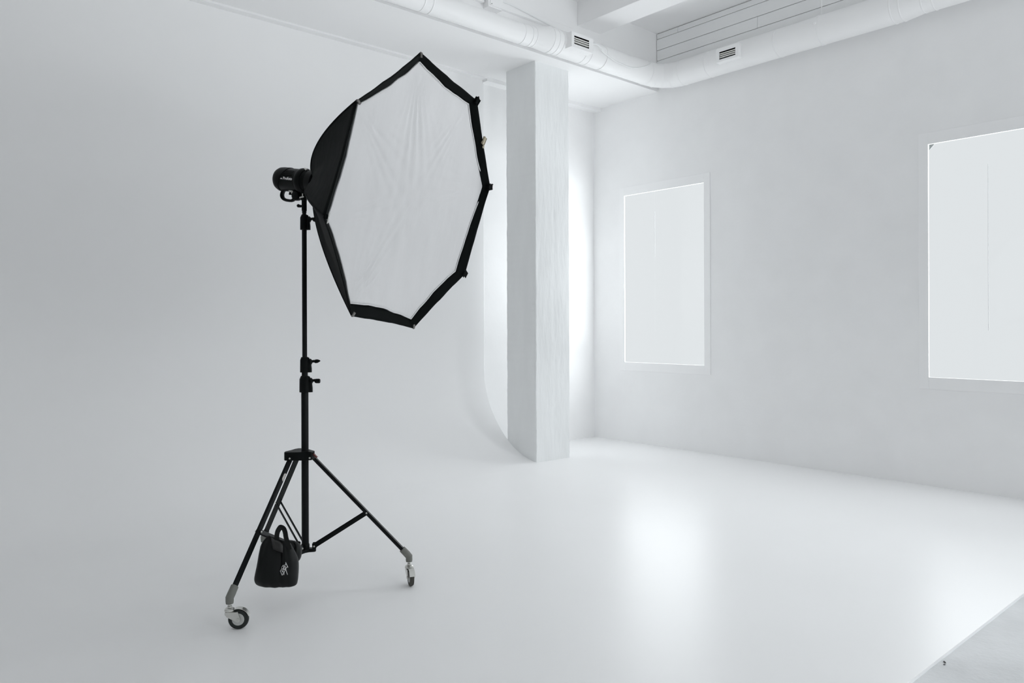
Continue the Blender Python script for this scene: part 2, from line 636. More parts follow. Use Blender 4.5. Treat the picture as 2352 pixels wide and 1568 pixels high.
beads = [3.06, 3.15, 3.891, 3.982, 5.105, 5.207, 5.261, 5.464, 5.534, 5.597, 5.947, 6.03, 7.06]
bm = B()
rings = []
for x, r in duct_profile(XL + 0.02, 7.0775, beads, rad_back):
    f = min(1, max(0, (x - 5.2) / 0.25))
    yc, zc = 5.690 + (5.666 - 5.690) * f, 4.450 + 0.020 * f
    rings.append(circle((x, yc, zc), (0, 1, 0), (0, 0, 1), r, 48))
add_rings(bm, rings)
obj('duct_run', bm, 'duct', duct, smooth=True, angle=30)
bm = B()
rings = []
ex, ey, er = 7.0775, 5.381, 0.285
for a_ in (0, 22.5, 45, 67.5, 90):
    t = radians(a_)
    cpos = V(ex + er * sin(t), ey + er * cos(t), 4.470 - 0.015 * a_ / 90)
    out_ = V(sin(t), cos(t), 0)
    rr = 0.133 + 0.012 * a_ / 90
    w_ = 1.0 if a_ in (0, 90) else 1 / cos(radians(11.25))
    rings.append(circle(cpos, out_, (0, 0, 1), rr * w_, 48, rr))
add_rings(bm, rings)
for a_ in (22.5, 45, 67.5):
    t = radians(a_)
    cpos = V(ex + er * sin(t), ey + er * cos(t), 4.470 - 0.015 * a_ / 90)
    add_lathe(bm, cpos - V(cos(t), -sin(t), 0) * 0.004, V(cos(t), -sin(t), 0), [(0, 0.134 + 0.012 * a_ / 90), (0.004, 0.1365 + 0.012 * a_ / 90), (0.008, 0.134 + 0.012 * a_ / 90)], 48)
obj('duct_elbow', bm, 'duct', duct, smooth=True, angle=12)


def rad_wall(u):            # u = distance from the elbow along -y
    y = 5.381 - u
    if y > 2.86:
        return 0.145
    if y < 2.70:
        return 0.125
    return 0.125 + 0.02 * (y - 2.70) / 0.16


bm = B()
rings = []
for u, r in duct_profile(0, 5.381 - YF - 0.02, [0.05, 5.381 - 4.967, 5.381 - 4.115, 5.381 - 2.95, 5.381 - 2.87, 5.381 - 2.69, 5.381 - 2.60, 5.381 - 0.6], rad_wall):
    rings.append(circle((7.3625, 5.381 - u, 4.455), (1, 0, 0), (0, 0, 1), r, 48))
add_rings(bm, rings)
obj('duct_run', bm, 'duct', duct, smooth=True, angle=30)
# straps
bm = B()
add_lathe(bm, (6.255, 5.666, 4.47), (1, 0, 0), [(0, 0.1335), (0.0, 0.138), (0.016, 0.138), (0.016, 0.1335)], 48)
box2(bm, (6.256, 5.66, 4.595), (6.270, 5.846, 4.612))
obj('strap', bm, 'duct', duct, smooth=True)
bm = B()
add_lathe(bm, (7.3625, 3.672, 4.455), (0, -1, 0), [(0, 0.146), (0.0, 0.150), (0.022, 0.150), (0.022, 0.146)], 48)
add_cyl(bm, (7.3625, 3.661, 4.600), (7.3625, 3.661, ZC), 0.005)
add_lathe(bm, (7.222, 3.661, 4.492), (-0.95, 0, 0.3), [(0, 0.016), (0.012, 0.016), (0.012, 0.009), (0.022, 0.009)], 16)
obj('strap', bm, 'duct', duct, smooth=True)

# wall-side duct hangers keep it against the boards
for yb in (4.60, 1.20):
    bm = B()
    box2(bm, (7.40, yb, 4.44), (XR, yb + 0.03, 4.46))
    obj('bracket', bm, 'duct', duct)


def vent(label, origin, ux, uy, wid, hgt, depth, gx0, gx1, gz0, gz1):
    """box outlet: origin = lower left corner of the front, ux along the front, uy out of it (towards the room)"""
    ux, uy, uz, o = Vector(ux), Vector(uy), V(0, 0, 1), Vector(origin)

    def bx(bm, x0, x1, d0, d1, z0, z1, bev=0.0):
        R = Matrix((ux, uy, uz)).transposed()
        add_box(bm, o + ux * (x0 + x1) / 2 + uy * (d0 + d1) / 2 + uz * (z0 + z1) / 2, (x1 - x0, abs(d1 - d0), z1 - z0), R, bev)
    bm = B()
    for (x0, x1, z0, z1) in ((0, gx0, 0, hgt), (gx1, wid, 0, hgt), (gx0, gx1, 0, gz0), (gx0, gx1, gz1, hgt)):
        bx(bm, x0, x1, -depth, 0, z0, z1)
    bmesh.ops.remove_doubles(bm, verts=bm.verts, dist=1e-4)
    root = obj('air_vent', bm, 'duct', duct, label=label)
    bm = B()
    bx(bm, gx0, gx1, -0.034, -0.028, gz0, gz1)
    for (x0, x1) in ((gx0, gx0 + 0.001), (gx1 - 0.001, gx1)):
        bx(bm, x0, x1, -0.028, -0.002, gz0, gz1)
    bx(bm, gx0, gx1, -0.028, -0.002, gz1 - 0.001, gz1)
    obj('shade_lining', bm, 'slot', root)  # black lining stands in for the shade inside the vent
    n = 3
    p = (gz1 - gz0) / (n + 1.0)
    for i in range(n):
        bm = B()
        zc = gz0 + p * (i + 1.0)
        R = Matrix((ux, uy, uz)).transposed()
        add_box(bm, o + ux * (gx0 + gx1) / 2 - uy * 0.008 + uz * zc, (gx1 - gx0, 0.014, 0.0085), R, 0.001)
        obj('slat', bm, 'slat', root)
    return root


vent('white box outlet beside the ceiling beam', (5.627, 5.47, 4.387), (1, 0, 0), (0, -1, 0), 0.328, 0.155, 0.125,
     0.038, 0.263, 0.034, 0.121)
vent('white box outlet above the windows', (7.17, 4.765, 4.375), (0, -1, 0), (-1, 0, 0), 0.275, 0.150, 0.10,
     0.040, 0.240, 0.026, 0.107)

# ------------------------------------------------------------------ conduit, box and cables on the lowered bay
bm = B()
box2(bm, (4.945, 5.806, 4.700), (6.03, YS - 0.001, 4.766), 0.004)
tag(obj('cable_trunking', bm, 'trim'), 'long white cable trunking from the junction box to the vent by the beam', 'trunking', 'white cable trunking')
bm = B()
box2(bm, (3.2, 5.806, 4.700), (4.74, YS - 0.001, 4.766), 0.004)
tag(obj('cable_trunking', bm, 'trim'), 'white cable trunking on the far left side of the junction box', 'trunking', 'white cable trunking')
jb = thing('junction_box', 'white metal junction box hanging at the top edge above the duct', 'junction box', (4.85, YS, 4.65))
bm = B()
box2(bm, (4.755, 5.765, 4.655), (4.935, YS - 0.001, 4.90), 0.004)
obj('box_body', bm, 'trim', jb)
bm = B()
box2(bm, (4.775, 5.757, 4.670), (4.937, 5.7655, 4.89), 0.002)
obj('cover', bm, 'trim', jb)
bm = B()
add_lathe(bm, (4.792, 5.7575, 4.685), (0, -1, 0), [(0, 0.005), (0.003, 0.004)], 12)
obj('screw', bm, 'dust', jb)
bm = B()
add_tube(bm, spline([(4.94, 5.80, 4.772), (5.08, 5.797, 4.768), (5.30, 5.795, 4.742), (5.55, 5.795, 4.712), (5.75, 5.797, 4.69), (5.90, 5.79, 4.675)]), 0.007)
tag(obj('cable', bm, 'cable', smooth=True), 'white cable slung along the trunking between junction box and vent', 'cable', 'white cables at the ceiling')
bm = B()
add_tube(bm, spline([(5.945, 5.55, 4.50), (6.03, 5.50, 4.512), (6.09, 5.49, 4.492), (6.135, 5.50, 4.462), (6.248, 5.512, 4.437), (6.35, 5.505, 4.408), (6.465, 5.50, 4.394),
                     (6.58, 5.50, 4.391), (6.69, 5.50, 4.405), (6.80, 5.50, 4.438), (6.884, 5.505, 4.471), (7.0, 5.54, 4.53), (7.10, 5.60, 4.60)]), 0.007)
tag(obj('cable', bm, 'cable', smooth=True), 'white cable drooping across the duct between vent and corner elbow', 'cable', 'white cables at the ceiling')

bm = B()
add_box(bm, (3.676, 1.270, -0.0095), (0.018, 0.007, 0.003), Matrix.Rotation(0.6, 3, 'Z'), 0.001)
add_box(bm, (3.650, 1.262, -0.010), (0.010, 0.006, 0.002), Matrix.Rotation(-0.3, 3, 'Z'), 0.001)
tag(obj('paint_chip', bm, 'dust'), 'dark flake lying on the concrete beside the white floor edge', 'paint chip')

# ------------------------------------------------------------------ light stand
SX, SY = 1.97, 4.06
RIGHT = V(cos(YAW), -sin(YAW), 0)       # across the view, used only to turn knobs and casters the way they stand
FWD = V(sin(YAW), cos(YAW), 0)
stand = thing('light_stand', 'tall black wheeled light stand carrying the flash and softbox', 'light stand', (SX, SY, 0))


def P(x, y, z):
    return V(SX + x, SY + y, z)


def tube_part(name, z0, z1, r, m='black2'):
    bm = B()
    add_lathe(bm, P(0, 0, z0), (0, 0, 1), [(0, r * 0.97), (0.002, r), (z1 - z0 - 0.002, r), (z1 - z0, r * 0.97)], 32)
    return obj(name, bm, m, stand, smooth=True)


tube_part('lower_tube', 0.205, 1.14, 0.0205)
tube_part('middle_tube', 1.13, 1.27, 0.0172)
tube_part('upper_tube', 1.25, 2.08, 0.0138)
tube_part('top_tube', 2.06, 2.165, 0.0112)


def collar(z0, z1, r, r2, reach, kind):
    h = z1 - z0
    bm = B()
    add_lathe(bm, P(0, 0, z0), (0, 0, 1), [(0, r * 0.96), (0.003, r), (h * 0.8, r * 0.97), (h - 0.004, r2), (h, r2 * 0.92)], 32)
    # clamp boss that widens downwards on the knob side
    rings = []
    for f, ext, hw in ((0, reach, 0.014), (0.25, reach, 0.0145), (0.55, reach * 0.93, 0.014), (0.8, reach * 0.78, 0.012), (0.97, reach * 0.62, 0.008)):
        c_ = P(0, 0, z0 + h * f)
        ring = []
        for k in range(16):
            t = 2 * pi * k / 16
            ring.append(c_ + RIGHT * (ext * 0.5 + ext * 0.5 * (abs(cos(t)) ** 0.6) * (1 if cos(t) > 0 else -1)) + FWD * hw * (abs(sin(t)) ** 0.6) * (1 if sin(t) > 0 else -1))
        rings.append(ring)
    add_rings(bm, rings)
    c = obj('collar', bm, 'black', stand, smooth=True)
    zk = z0 + h * 0.68
    bm = B()
    p = P(0, 0, zk) + RIGHT * (reach * 0.75)
    add_lathe(bm, p - RIGHT * 0.006, RIGHT + V(0, 0, 0.15), [(0, 0.013), (0.012, 0.018), (0.020, 0.0075), (0.034, 0.0075)], 20)
    if kind == 'wing':
        rings = []
        for q, hz, hf in ((0.024, 0.006, 0.005), (0.032, 0.011, 0.006), (0.044, 0.0105, 0.006), (0.054, 0.006, 0.005), (0.060, 0.002, 0.003)):
            rings.append(circle(p + RIGHT * q + V(0, 0, q * 0.1), V(0, 0, 1), FWD, hz, 16, hf))
        add_rings(bm, rings)
    else:
        add_lathe(bm, p + RIGHT * 0.024, RIGHT, [(0, 0.009), (0.006, 0.013), (0.024, 0.0135), (0.030, 0.011)], 12)
    obj('knob', bm, 'black', c, smooth=True)
    return c


collar(1.120, 1.214, 0.0305, 0.023, 0.045, 'round')
collar(1.234, 1.322, 0.0265, 0.021, 0.040, 'wing')
collar(2.054, 2.141, 0.0235, 0.017, 0.035, 'round')
# spigot holder under the flash
bm = B()
add_lathe(bm, P(0, 0, 2.150), (0, 0, 1), [(0, 0.0125), (0.012, 0.0125), (0.014, 0.0145), (0.070, 0.0145), (0.073, 0.012)], 24)
sp = obj('spigot_holder', bm, 'black', stand, smooth=True)
bm = B()
pk = P(0, 0, 2.190)
add_tube(bm, [pk - RIGHT * 0.012, pk - RIGHT * 0.022, pk - RIGHT * 0.036 + V(0, 0, 0.003), pk - RIGHT * 0.042 + V(0, 0, 0.003)], [0.006, 0.008, 0.010, 0.005], 12)
obj('knob', bm, 'black', sp, smooth=True)

LEGS = [(radians(-150.4), 0.615, 0.640), (radians(-36.0), 0.567, 0.592), (radians(88.8), 0.585, 0.610)]


def leg_ends(i):
    a, re, rs = LEGS[i]
    u = V(cos(a), sin(a), 0)
    return P(0, 0, 0.748) + u * 0.072 + RIGHT * (-0.048, -0.030, -0.008)[i] + FWD * (0.022, 0.0, 0.0)[i] - V(0, 0, (0.006, 0, 0)[i]), P(0, 0, 0.185) + u * re


def lobes(rin, rout, hw):
    pts = []
    az = sorted([a for a, _, _ in LEGS])
    for i, a in enumerate(az):
        u, v = V(cos(a), sin(a), 0), V(-sin(a), cos(a), 0)
        for (rr, ww) in ((rin, -hw), (rout - 0.006, -hw), (rout, -hw + 0.006), (rout, hw - 0.006), (rout - 0.006, hw), (rin, hw)):
            p = u * rr + v * ww
            pts.append((SX + p.x, SY + p.y))
    return pts


bm = B()
hub_pts = [(-0.106, -0.030), (-0.104, -0.056), (-0.096, -0.066), (-0.060, -0.068), (0.0, -0.060), (0.050, -0.052),
           (0.060, -0.012), (0.034, 0.006), (0.012, 0.040), (-0.020, 0.085), (-0.062, 0.080), (-0.078, 0.055), (-0.080, 0.010)]
add_prism(bm, [((P(0, 0, 0) + RIGHT * x + FWD * y).x, (P(0, 0, 0) + RIGHT * x + FWD * y).y) for x, y in hub_pts], 0.737, 0.785, 0.004)
hub = obj('leg_spreader', bm, 'black', stand)
for x, y in ((-0.068, -0.0675), (0.040, -0.0525)):
    bm = B()
    add_lathe(bm, P(0, 0, 0.750) + RIGHT * x + FWD * (y + 0.001), (-FWD + RIGHT * (0.3 if x > 0 else -0.2)), [(0, 0.0055), (0.004, 0.005), (0.006, 0.003)], 12)
    obj('rivet', bm, 'chrome', hub, smooth=True)
bm = B()
a = LEGS[1][0]
u = V(cos(a), sin(a), 0)
pl = P(0, 0, 0.770) + RIGHT * 0.058 - FWD * 0.03
add_bar(bm, pl, pl + RIGHT * 0.018 + V(0, 0, -0.020), 0.014, 0.006, None, 0.002)
obj('release_lever', bm, 'red', hub)

bm = B()
add_prism(bm, lobes(0.024, 0.060, 0.015), 0.203, 0.222, 0.002)
for a, _, _ in LEGS:
    u, v = V(cos(a), sin(a), 0), V(-sin(a), cos(a), 0)
    for sgn in (-1, 1):
        add_bar(bm, P(0, 0, 0.219) + u * 0.052 + v * 0.0125 * sgn, P(0, 0, 0.252) + u * 0.050 + v * 0.0125 * sgn, 0.004, 0.020, u)
add_lathe(bm, P(0, 0, 0.203), (0, 0, 1), [(0, 0.024), (0.04, 0.024), (0.046, 0.0215)], 24)
base = obj('base_bracket', bm, 'black', stand)

legs = []
for i, (a, re, rs) in enumerate(LEGS):
    u, v = V(cos(a), sin(a), 0), V(-sin(a), cos(a), 0)
    p0, p1 = leg_ends(i)
    bm = B()
    lw = (0.0165, 0.0195, 0.0165)[i]
    add_bar(bm, p0, p1, lw, lw, v, 0.004)
    leg = obj('leg', bm, 'black2', stand)
    legs.append(leg)
    # folding brace: two flat bars to the foot of the column
    f = 0.585
    pa = p0.lerp(p1, f)
    pb = P(0, 0, 0.236) + u * 0.052
    bm = B()
    for sgn in (-1, 1):
        add_bar(bm, pa + v * sgn * 0.0155, pb + v * sgn * 0.0155, 0.0035, (0.018, 0.021, 0.012)[i], v.cross((pb - pa).normalized()), 0.001)
    br = obj('brace', bm, 'barmetal' if i == 0 else 'black', stand)
    for q in (pa, pb):
        for sgn in (-1, 1):
            bm = B()
            add_lathe(bm, q + v * sgn * 0.0172, v * sgn, [(0, 0.0055), (0.003, 0.0045), (0.004, 0.003)], 12)
            obj('rivet', bm, 'chrome', br, smooth=True)
# round sticker on the near leg
a, re, rs = LEGS[0]
u, v = V(cos(a), sin(a), 0), V(-sin(a), cos(a), 0)
p0, p1 = leg_ends(0)
ld = (p1 - p0).normalized()
q = p0.lerp(p1, 0.15)
nrm = v * -1 if v.dot(V(0, 0, 1.5) - q) < 0 else v
bm = B()
oth = ld.cross(nrm).normalized()
pts = []
for k in range(25):
    t = -pi / 2 + pi * k / 24
    pts.append(q + nrm * 0.0085 + ld * 0.025 * sin(t) + oth * (0.020 * cos(t) - 0.0082))
# flat patch on the leg face plus the wrapped edge
top = [bm.verts.new(p) for p in pts]
bot = [bm.verts.new(p + nrm * 0.0006) for p in pts]
bm.faces.new(top)
bm.faces.new(list(reversed(bot)))
for k in range(25):
    bm.faces.new((top[k], top[(k + 1) % 25], bot[(k + 1) % 25], bot[k]))
# keep it on the leg's own width
for vv in bm.verts:
    dd = (vv.co - q).dot(oth)
    vv.co -= oth * (dd - max(-0.0082, min(0.0082, dd)))
obj('sticker', bm, 'sticker', legs[0], label='pale round sticker')


def caster(i, trail):
    a, re, rs = LEGS[i]
    u = V(cos(a), sin(a), 0)
    p0, p1 = leg_ends(i)
    ld = (p1 - p0).normalized()
    s0 = P(0, 0, 0.0) + u * rs
    trail = Vector(trail).normalized()
    lat = V(0, 0, 1).cross(trail)
    bm = B()
    ca, cb = frame(ld)
    hz = V(u.x, u.y, 0)
    hv = V(-u.y, u.x, 0)
    # one casting: round sleeve on the leg turning down to a flat foot
    dirs = [ld, ld, ld, (ld + V(0, 0, -0.35)).normalized(), (ld + V(0, 0, -1.0)).normalized(), V(0, 0, -1), V(0, 0, -1)]
    cen = [p1 - ld * 0.022, p1 - ld * 0.020, p1 + ld * 0.004, p1 + ld * 0.016, s0 + V(0, 0, 0.156), s0 + V(0, 0, 0.138), s0 + V(0, 0, 0.127)]
    rad = [0.0180, 0.0195, 0.0200, 0.0205, 0.0205, 0.0195, 0.0180]
    add_rings(bm, [circle(c_, d_.cross(hv).normalized(), hv, r_, 24) for c_, d_, r_ in zip(cen, dirs, rad)])
    c = obj('caster', bm, 'grey', stand, smooth=True, angle=30)
    bm = B()
    add_lathe(bm, s0 + V(0, 0, 0.108), (0, 0, 1), [(0, 0.011), (0.008, 0.011), (0.010, 0.008), (0.022, 0.008)], 16)
    obj('stem', bm, 'chrome', c, smooth=True)
    bm = B()
    add_lathe(bm, s0 + V(0, 0, 0.088), (0, 0, 1), [(0, 0.020), (0.004, 0.0245), (0.008, 0.0250), (0.011, 0.0225), (0.014, 0.0235), (0.018, 0.019), (0.021, 0.012)], 28)
    obj('swivel', bm, 'chrome', c, smooth=True, angle=30)
    ax = s0 + trail * 0.043 + V(0, 0, 0.05)
    # fork: hood plate and two cheeks
    bm = B()
    add_box(bm, s0 + trail * 0.006 + V(0, 0, 0.0875), (0.048, 0.040, 0.003), Matrix((trail, lat, V(0, 0, 1))).transposed(), 0.001)
    for sgn in (-1, 1):
        out = []
        for (x, z) in ((-0.019, 0.088), (-0.019, 0.078), (-0.010, 0.066)):
            out.append((x, z))
        for k in range(9):
            t = radians(215 + k * 22)
            out.append((0.043 + 0.013 * cos(t), 0.05 + 0.013 * sin(t)))
        out += [(0.047, 0.075), (0.044, 0.090), (0.030, 0.0885)]
        fr, bk = [], []
        for (x, z) in out:
            p = s0 + trail * x + V(0, 0, z)
            fr.append(bm.verts.new(p + lat * sgn * 0.0165))
            bk.append(bm.verts.new(p + lat * sgn * 0.0195))
        bm.faces.new(fr)
        bm.faces.new(list(reversed(bk)))
        for k in range(len(out)):
            j = (k + 1) % len(out)
            bm.faces.new((fr[k], fr[j], bk[j], bk[k]))
    # curved guard over the top of the wheel
    inner, outer = [], []
    for k in range(13):
        t = radians(18 + 88 * k / 12)
        for rr_, dst in ((0.0530, inner), (0.0550, outer)):
            pc_ = ax + trail * rr_ * cos(t) + V(0, 0, rr_ * sin(t))
            dst.append((bm.verts.new(pc_ - lat * 0.016), bm.verts.new(pc_ + lat * 0.016)))
    for k in range(12):
        for dst in (inner, outer):
            bm.faces.new((dst[k][0], dst[k][1], dst[k + 1][1], dst[k + 1][0]))
        for q in (0, 1):
            bm.faces.new((inner[k][q], inner[k + 1][q], outer[k + 1][q], outer[k][q]))
    for k in (0, 12):
        bm.faces.new((inner[k][0], inner[k][1], outer[k][1], outer[k][0]))
    obj('fork', bm, 'chrome', c)
    bm = B()
    prof = [(-0.012, 0.030), (-0.0125, 0.040), (-0.011, 0.0465), (-0.006, 0.0495), (0.0, 0.050), (0.006, 0.0495), (0.011, 0.0465), (0.0125, 0.040), (0.012, 0.030)]
    rings = []
    la, lb = frame(lat)
    for k, r in prof + [prof[0]]:
        rings.append(circle(ax + lat * k, la, lb, r, 40))
    add_rings(bm, rings, cap=False)
    obj('tyre', bm, 'rubber2' if i == 1 else 'rubber', c, smooth=True)
    bm = B()
    add_lathe(bm, ax - lat * 0.011, lat, [(0, 0.008), (0, 0.0305), (0.003, 0.0305), (0.005, 0.026), (0.017, 0.026), (0.019, 0.0305), (0.022, 0.0305), (0.022, 0.008)], 36)
    obj('wheel_hub', bm, 'hubgrey', c, smooth=True, angle=25)
    bm = B()
    for sgn in (-1, 1):
        add_lathe(bm, ax + lat * sgn * 0.0195, lat * sgn, [(0, 0.0085), (0.003, 0.0085), (0.004, 0.006), (0.004, 0.004), (0.002, 0.003)], 14)
    add_cyl(bm, ax - lat * 0.0195, ax + lat * 0.0195, 0.004, 12)
    obj('axle_bolt', bm, 'chrome', c, smooth=True, angle=25)
    return c


caster(0, RIGHT * 0.99 + FWD * 0.10)
caster(1, -FWD * 0.94 + RIGHT * 0.34)
caster(2, RIGHT * 0.8 + FWD * 0.3)

# ------------------------------------------------------------------ flash head
P0 = V(1.9803, 4.0510, 2.3324)
a_, e_ = radians(158.13), radians(-8.8)
HX = V(sin(a_) * cos(e_), cos(a_) * cos(e_), sin(e_))
eye = V(0, 0, 1.5)
SIDE = (eye - P0)
SIDE = (SIDE - HX * SIDE.dot(HX)).normalized()      # the side of the head that faces the room
UP = SIDE.cross(HX)
if UP.z < 0:
    UP = -UP
head = thing('flash_head', 'black cylindrical studio flash with white lettering at the back of the softbox', 'studio flash', (P0.x, P0.y, 2.24))
bm = B()
add_lathe(bm, P0, HX, [(-0.212, 0.030), (-0.211, 0.050), (-0.204, 0.0595), (-0.192, 0.0655), (-0.17, 0.0675), (-0.044, 0.0675), (-0.036, 0.0690), (-0.025, 0.0710),
                       (-0.012, 0.071), (0.0, 0.066), (0.012, 0.058), (0.03, 0.056)], 48)
body = obj('flash_body', bm, 'plastic', head, smooth=True, angle=30)
bm = B()
rings = []
for k, r in ((-0.212, 0.050), (-0.204, 0.0615), (-0.188, 0.0690), (-0.165, 0.0712), (-0.118, 0.0712), (-0.115, 0.0676)):
    c_ = P0 + HX * k
    ring = []
    for q in range(48):
        t = 2 * pi * q / 48
        sl = 0.058 * (1 - sin(t)) / 2        # front edge of the cap slants back towards the underside
        kk = k - (sl if k > -0.13 else sl * 0.15 if k > -0.17 else 0)
        ring.append(P0 + HX * kk + SIDE * r * cos(t) + UP * r * sin(t))
    rings.append(ring)
add_rings(bm, rings)
obj('rear_cap', bm, 'plastic', head, smooth=True, angle=40)
bm = B()
rings = []
for k, r in ((-0.038, 0.0680), (-0.032, 0.0725), (-0.016, 0.0748), (-0.004, 0.0735), (0.004, 0.068)):
    rings.append(circle(P0 + HX * k, SIDE, UP, r, 48))
add_rings(bm, rings)
obj('front_collar', bm, 'plastic', head, smooth=True, angle=40)
# cooling slots
bm = B()
for i in range(4):
    for q in range(1):
        t0 = radians(22 + 9 * i)
        pc = P0 + HX * -0.090 + (SIDE * cos(t0) + UP * sin(t0)) * 0.0672
        n_ = SIDE * cos(t0) + UP * sin(t0)
        tt = HX.cross(n_)
        add_box(bm, pc, (0.075, 0.0035, 0.0015), Matrix((HX, tt, n_)).transposed())
obj('cooling_slots', bm, 'slot', head)
# handle loop under the rear
bm = B()
dn = -UP
hp = [(-0.165, 0.056), (-0.178, 0.072), (-0.184, 0.090), (-0.178, 0.106), (-0.160, 0.116), (-0.132, 0.119), (-0.104, 0.117), (-0.088, 0.106), (-0.078, 0.090), (-0.070, 0.078)]
add_tube(bm, spline([P0 + HX * k + dn * r for k, r in hp], 6), 0.01, 14, flat=(0.016, 0.0085), up=SIDE)
obj('handle', bm, 'plastic', head, smooth=True)
# tilt bracket, knob and latch
bm = B()
add_box(bm, P0 + HX * -0.060 + dn * 0.068, (0.085, 0.046, 0.022), Matrix((HX, SIDE, UP)).transposed(), 0.006)
rings = []
for f in range(6):
    t = f / 5
    c_ = (P0 + HX * -0.035 + dn * 0.062).lerp(V(SX, SY, 2.222), t)
    rings.append(circle(c_, RIGHT, FWD, 0.026 - 0.010 * t, 20, 0.022 - 0.006 * t))
add_rings(bm, rings)
obj('tilt_bracket', bm, 'plastic', head, smooth=True)
bm = B()
pk = P0 + HX * -0.046 + dn * 0.086 + SIDE * 0.018
add_lathe(bm, pk - SIDE * 0.02, SIDE, [(0, 0.012), (0.004, 0.024), (0.012, 0.0285), (0.034, 0.029), (0.044, 0.025), (0.047, 0.014)], 24)
obj('tilt_knob', bm, 'plastic', head, smooth=True)
bm = B()
pk = P0 + HX * -0.086 + dn * 0.062 + SIDE * 0.028
add_box(bm, pk, (0.030, 0.010, 0.014), Matrix((HX, SIDE, UP)).transposed() @ Matrix.Rotation(0.25, 3, 'Y'), 0.002)
add_cyl(bm, pk + HX * 0.008 - UP * 0.004, pk + HX * -0.004 + UP * 0.016, 0.003)
add_box(bm, pk + HX * 0.014 - UP * 0.008 + SIDE * 0.003, (0.012, 0.010, 0.014), Matrix((HX, SIDE, UP)).transposed(), 0.002)
obj('latch', bm, 'chrome', head, label='silver latch')
bm = B()
pk = P0 + HX * 0.001 + dn * 0.088 + SIDE * 0.030
add_cyl(bm, pk - HX * 0.020 - UP * 0.006, pk + HX * 0.008, 0.0045)
add_cyl(bm, pk - UP * 0.004, pk + UP * 0.018, 0.003)
obj('clamp_lever', bm, 'chrome', head, label='silver clamp lever')
bm = B()
pt = P0 + HX * 0.0 + UP * 0.070 + SIDE * 0.012
add_lathe(bm, pt - HX * 0.008, HX - UP * 0.5, [(0, 0.008), (0.018, 0.008), (0.018, 0.004)], 14)
obj('release_button', bm, 'chrome', head, smooth=True)

# lettering wrapped round the barrel
fc = bpy.data.curves.new('lettering', 'FONT')
fc.body = 'Profoto'
fc.size = 1.0
fc.offset = 0.03
fo = bpy.data.objects.new('lettering', fc)
C.objects.link(fo)
dg = bpy.context.evaluated_depsgraph_get()
me = bpy.data.meshes.new_from_object(fo.evaluated_get(dg))
bpy.data.objects.remove(fo)
xs = [v.co.x for v in me.vertices]
sc_ = 0.069 / (max(xs) - min(xs))
bm = B()
bm.from_mesh(me)
bmesh.ops.subdivide_edges(bm, edges=[e for e in bm.edges if e.calc_length() * sc_ > 0.004], cuts=1)
for v in bm.verts:
    k = -0.1155 + (v.co.x - min(xs)) * sc_
    t = radians(3.5) + (v.co.y * sc_ - 0.004) / 0.068 + 0.0
    v.co = P0 + HX * k + (SIDE * cos(t) + UP * sin(t)) * 0.0682
# small arched mark in front of the word
for r0, r1 in ((0.0, 0.0042), (0.0058, 0.0078)):
    for s_ in range(8):
        q = []
        for (rr, tt) in ((r0, s_), (r1, s_), (r1, s_ + 1), (r0, s_ + 1)):
            an = pi * tt / 8
            k = -0.129 + rr * cos(an)
            t = radians(3.5) + (rr * sin(an) - 0.003) / 0.068
            q.append(P0 + HX * k + (SIDE * cos(t) + UP * sin(t)) * 0.0682)
        if r0 == 0:
            q = q[:3]
        bm.faces.new([bm.verts.new(p) for p in q])
o = obj('lettering', bm, 'white_ink', head, label='white lettering')

# ------------------------------------------------------------------ octagonal softbox
SB_C = V(2.2728, 3.3434, 2.1655)
SB_D = V(0.3626, -0.9033, -0.2294).normalized()
SB_R = SB_D.cross(V(0, 0, 1)).normalized()
SB_U = SB_R.cross(SB_D)
OUT = [(0.738, 16.9), (0.733, -31.3), (0.742, -75.3), (0.721, -120.1), (0.723, -165.2), (0.735, 149.6), (0.718, 104.4), (0.716, 59.2)]
INN = [(0.698, 13.9), (0.697, -30.6), (0.734, -75.6), (0.668, -122.3), (0.684, -163.6), (0.683, 148.0), (0.664, 106.3), (0.673, 57.9)]
REC = 0.038


def sbp(r, deg, depth):
    t = radians(deg)
    return SB_C + SB_R * r * sin(t) + SB_U * r * cos(t) - SB_D * depth


HUB = P0 + HX * 0.065
box_root = thing('softbox', 'large octagonal softbox with white front cloth and black sides', 'softbox', HUB)
VO = [sbp(r, g, 0) for r, g in OUT]
VI = [sbp(r, g, REC) for r, g in INN]
NSEG = 16


def boundary(Vs, bow, wob=0.0, seed=0.0):
    pts = []
    ctr = sum(Vs, Vector()) / 8
    for k in range(8):
        for s_ in range(NSEG):
            f = s_ / NSEG
            p = Vs[k].lerp(Vs[(k + 1) % 8], f)
            inw = (ctr - p).normalized()
            amt = bow * 4 * f * (1 - f) + wob * noise.noise(V(k * 3.3 + seed, f * 7.0, 1.7)) * min(1, 6 * f * (1 - f))
            pts.append(p + inw * amt)
    return pts


bo = boundary(VO, 0.005, 0.004)
bi = boundary(VI, 0.016, 0.007, 5.0)

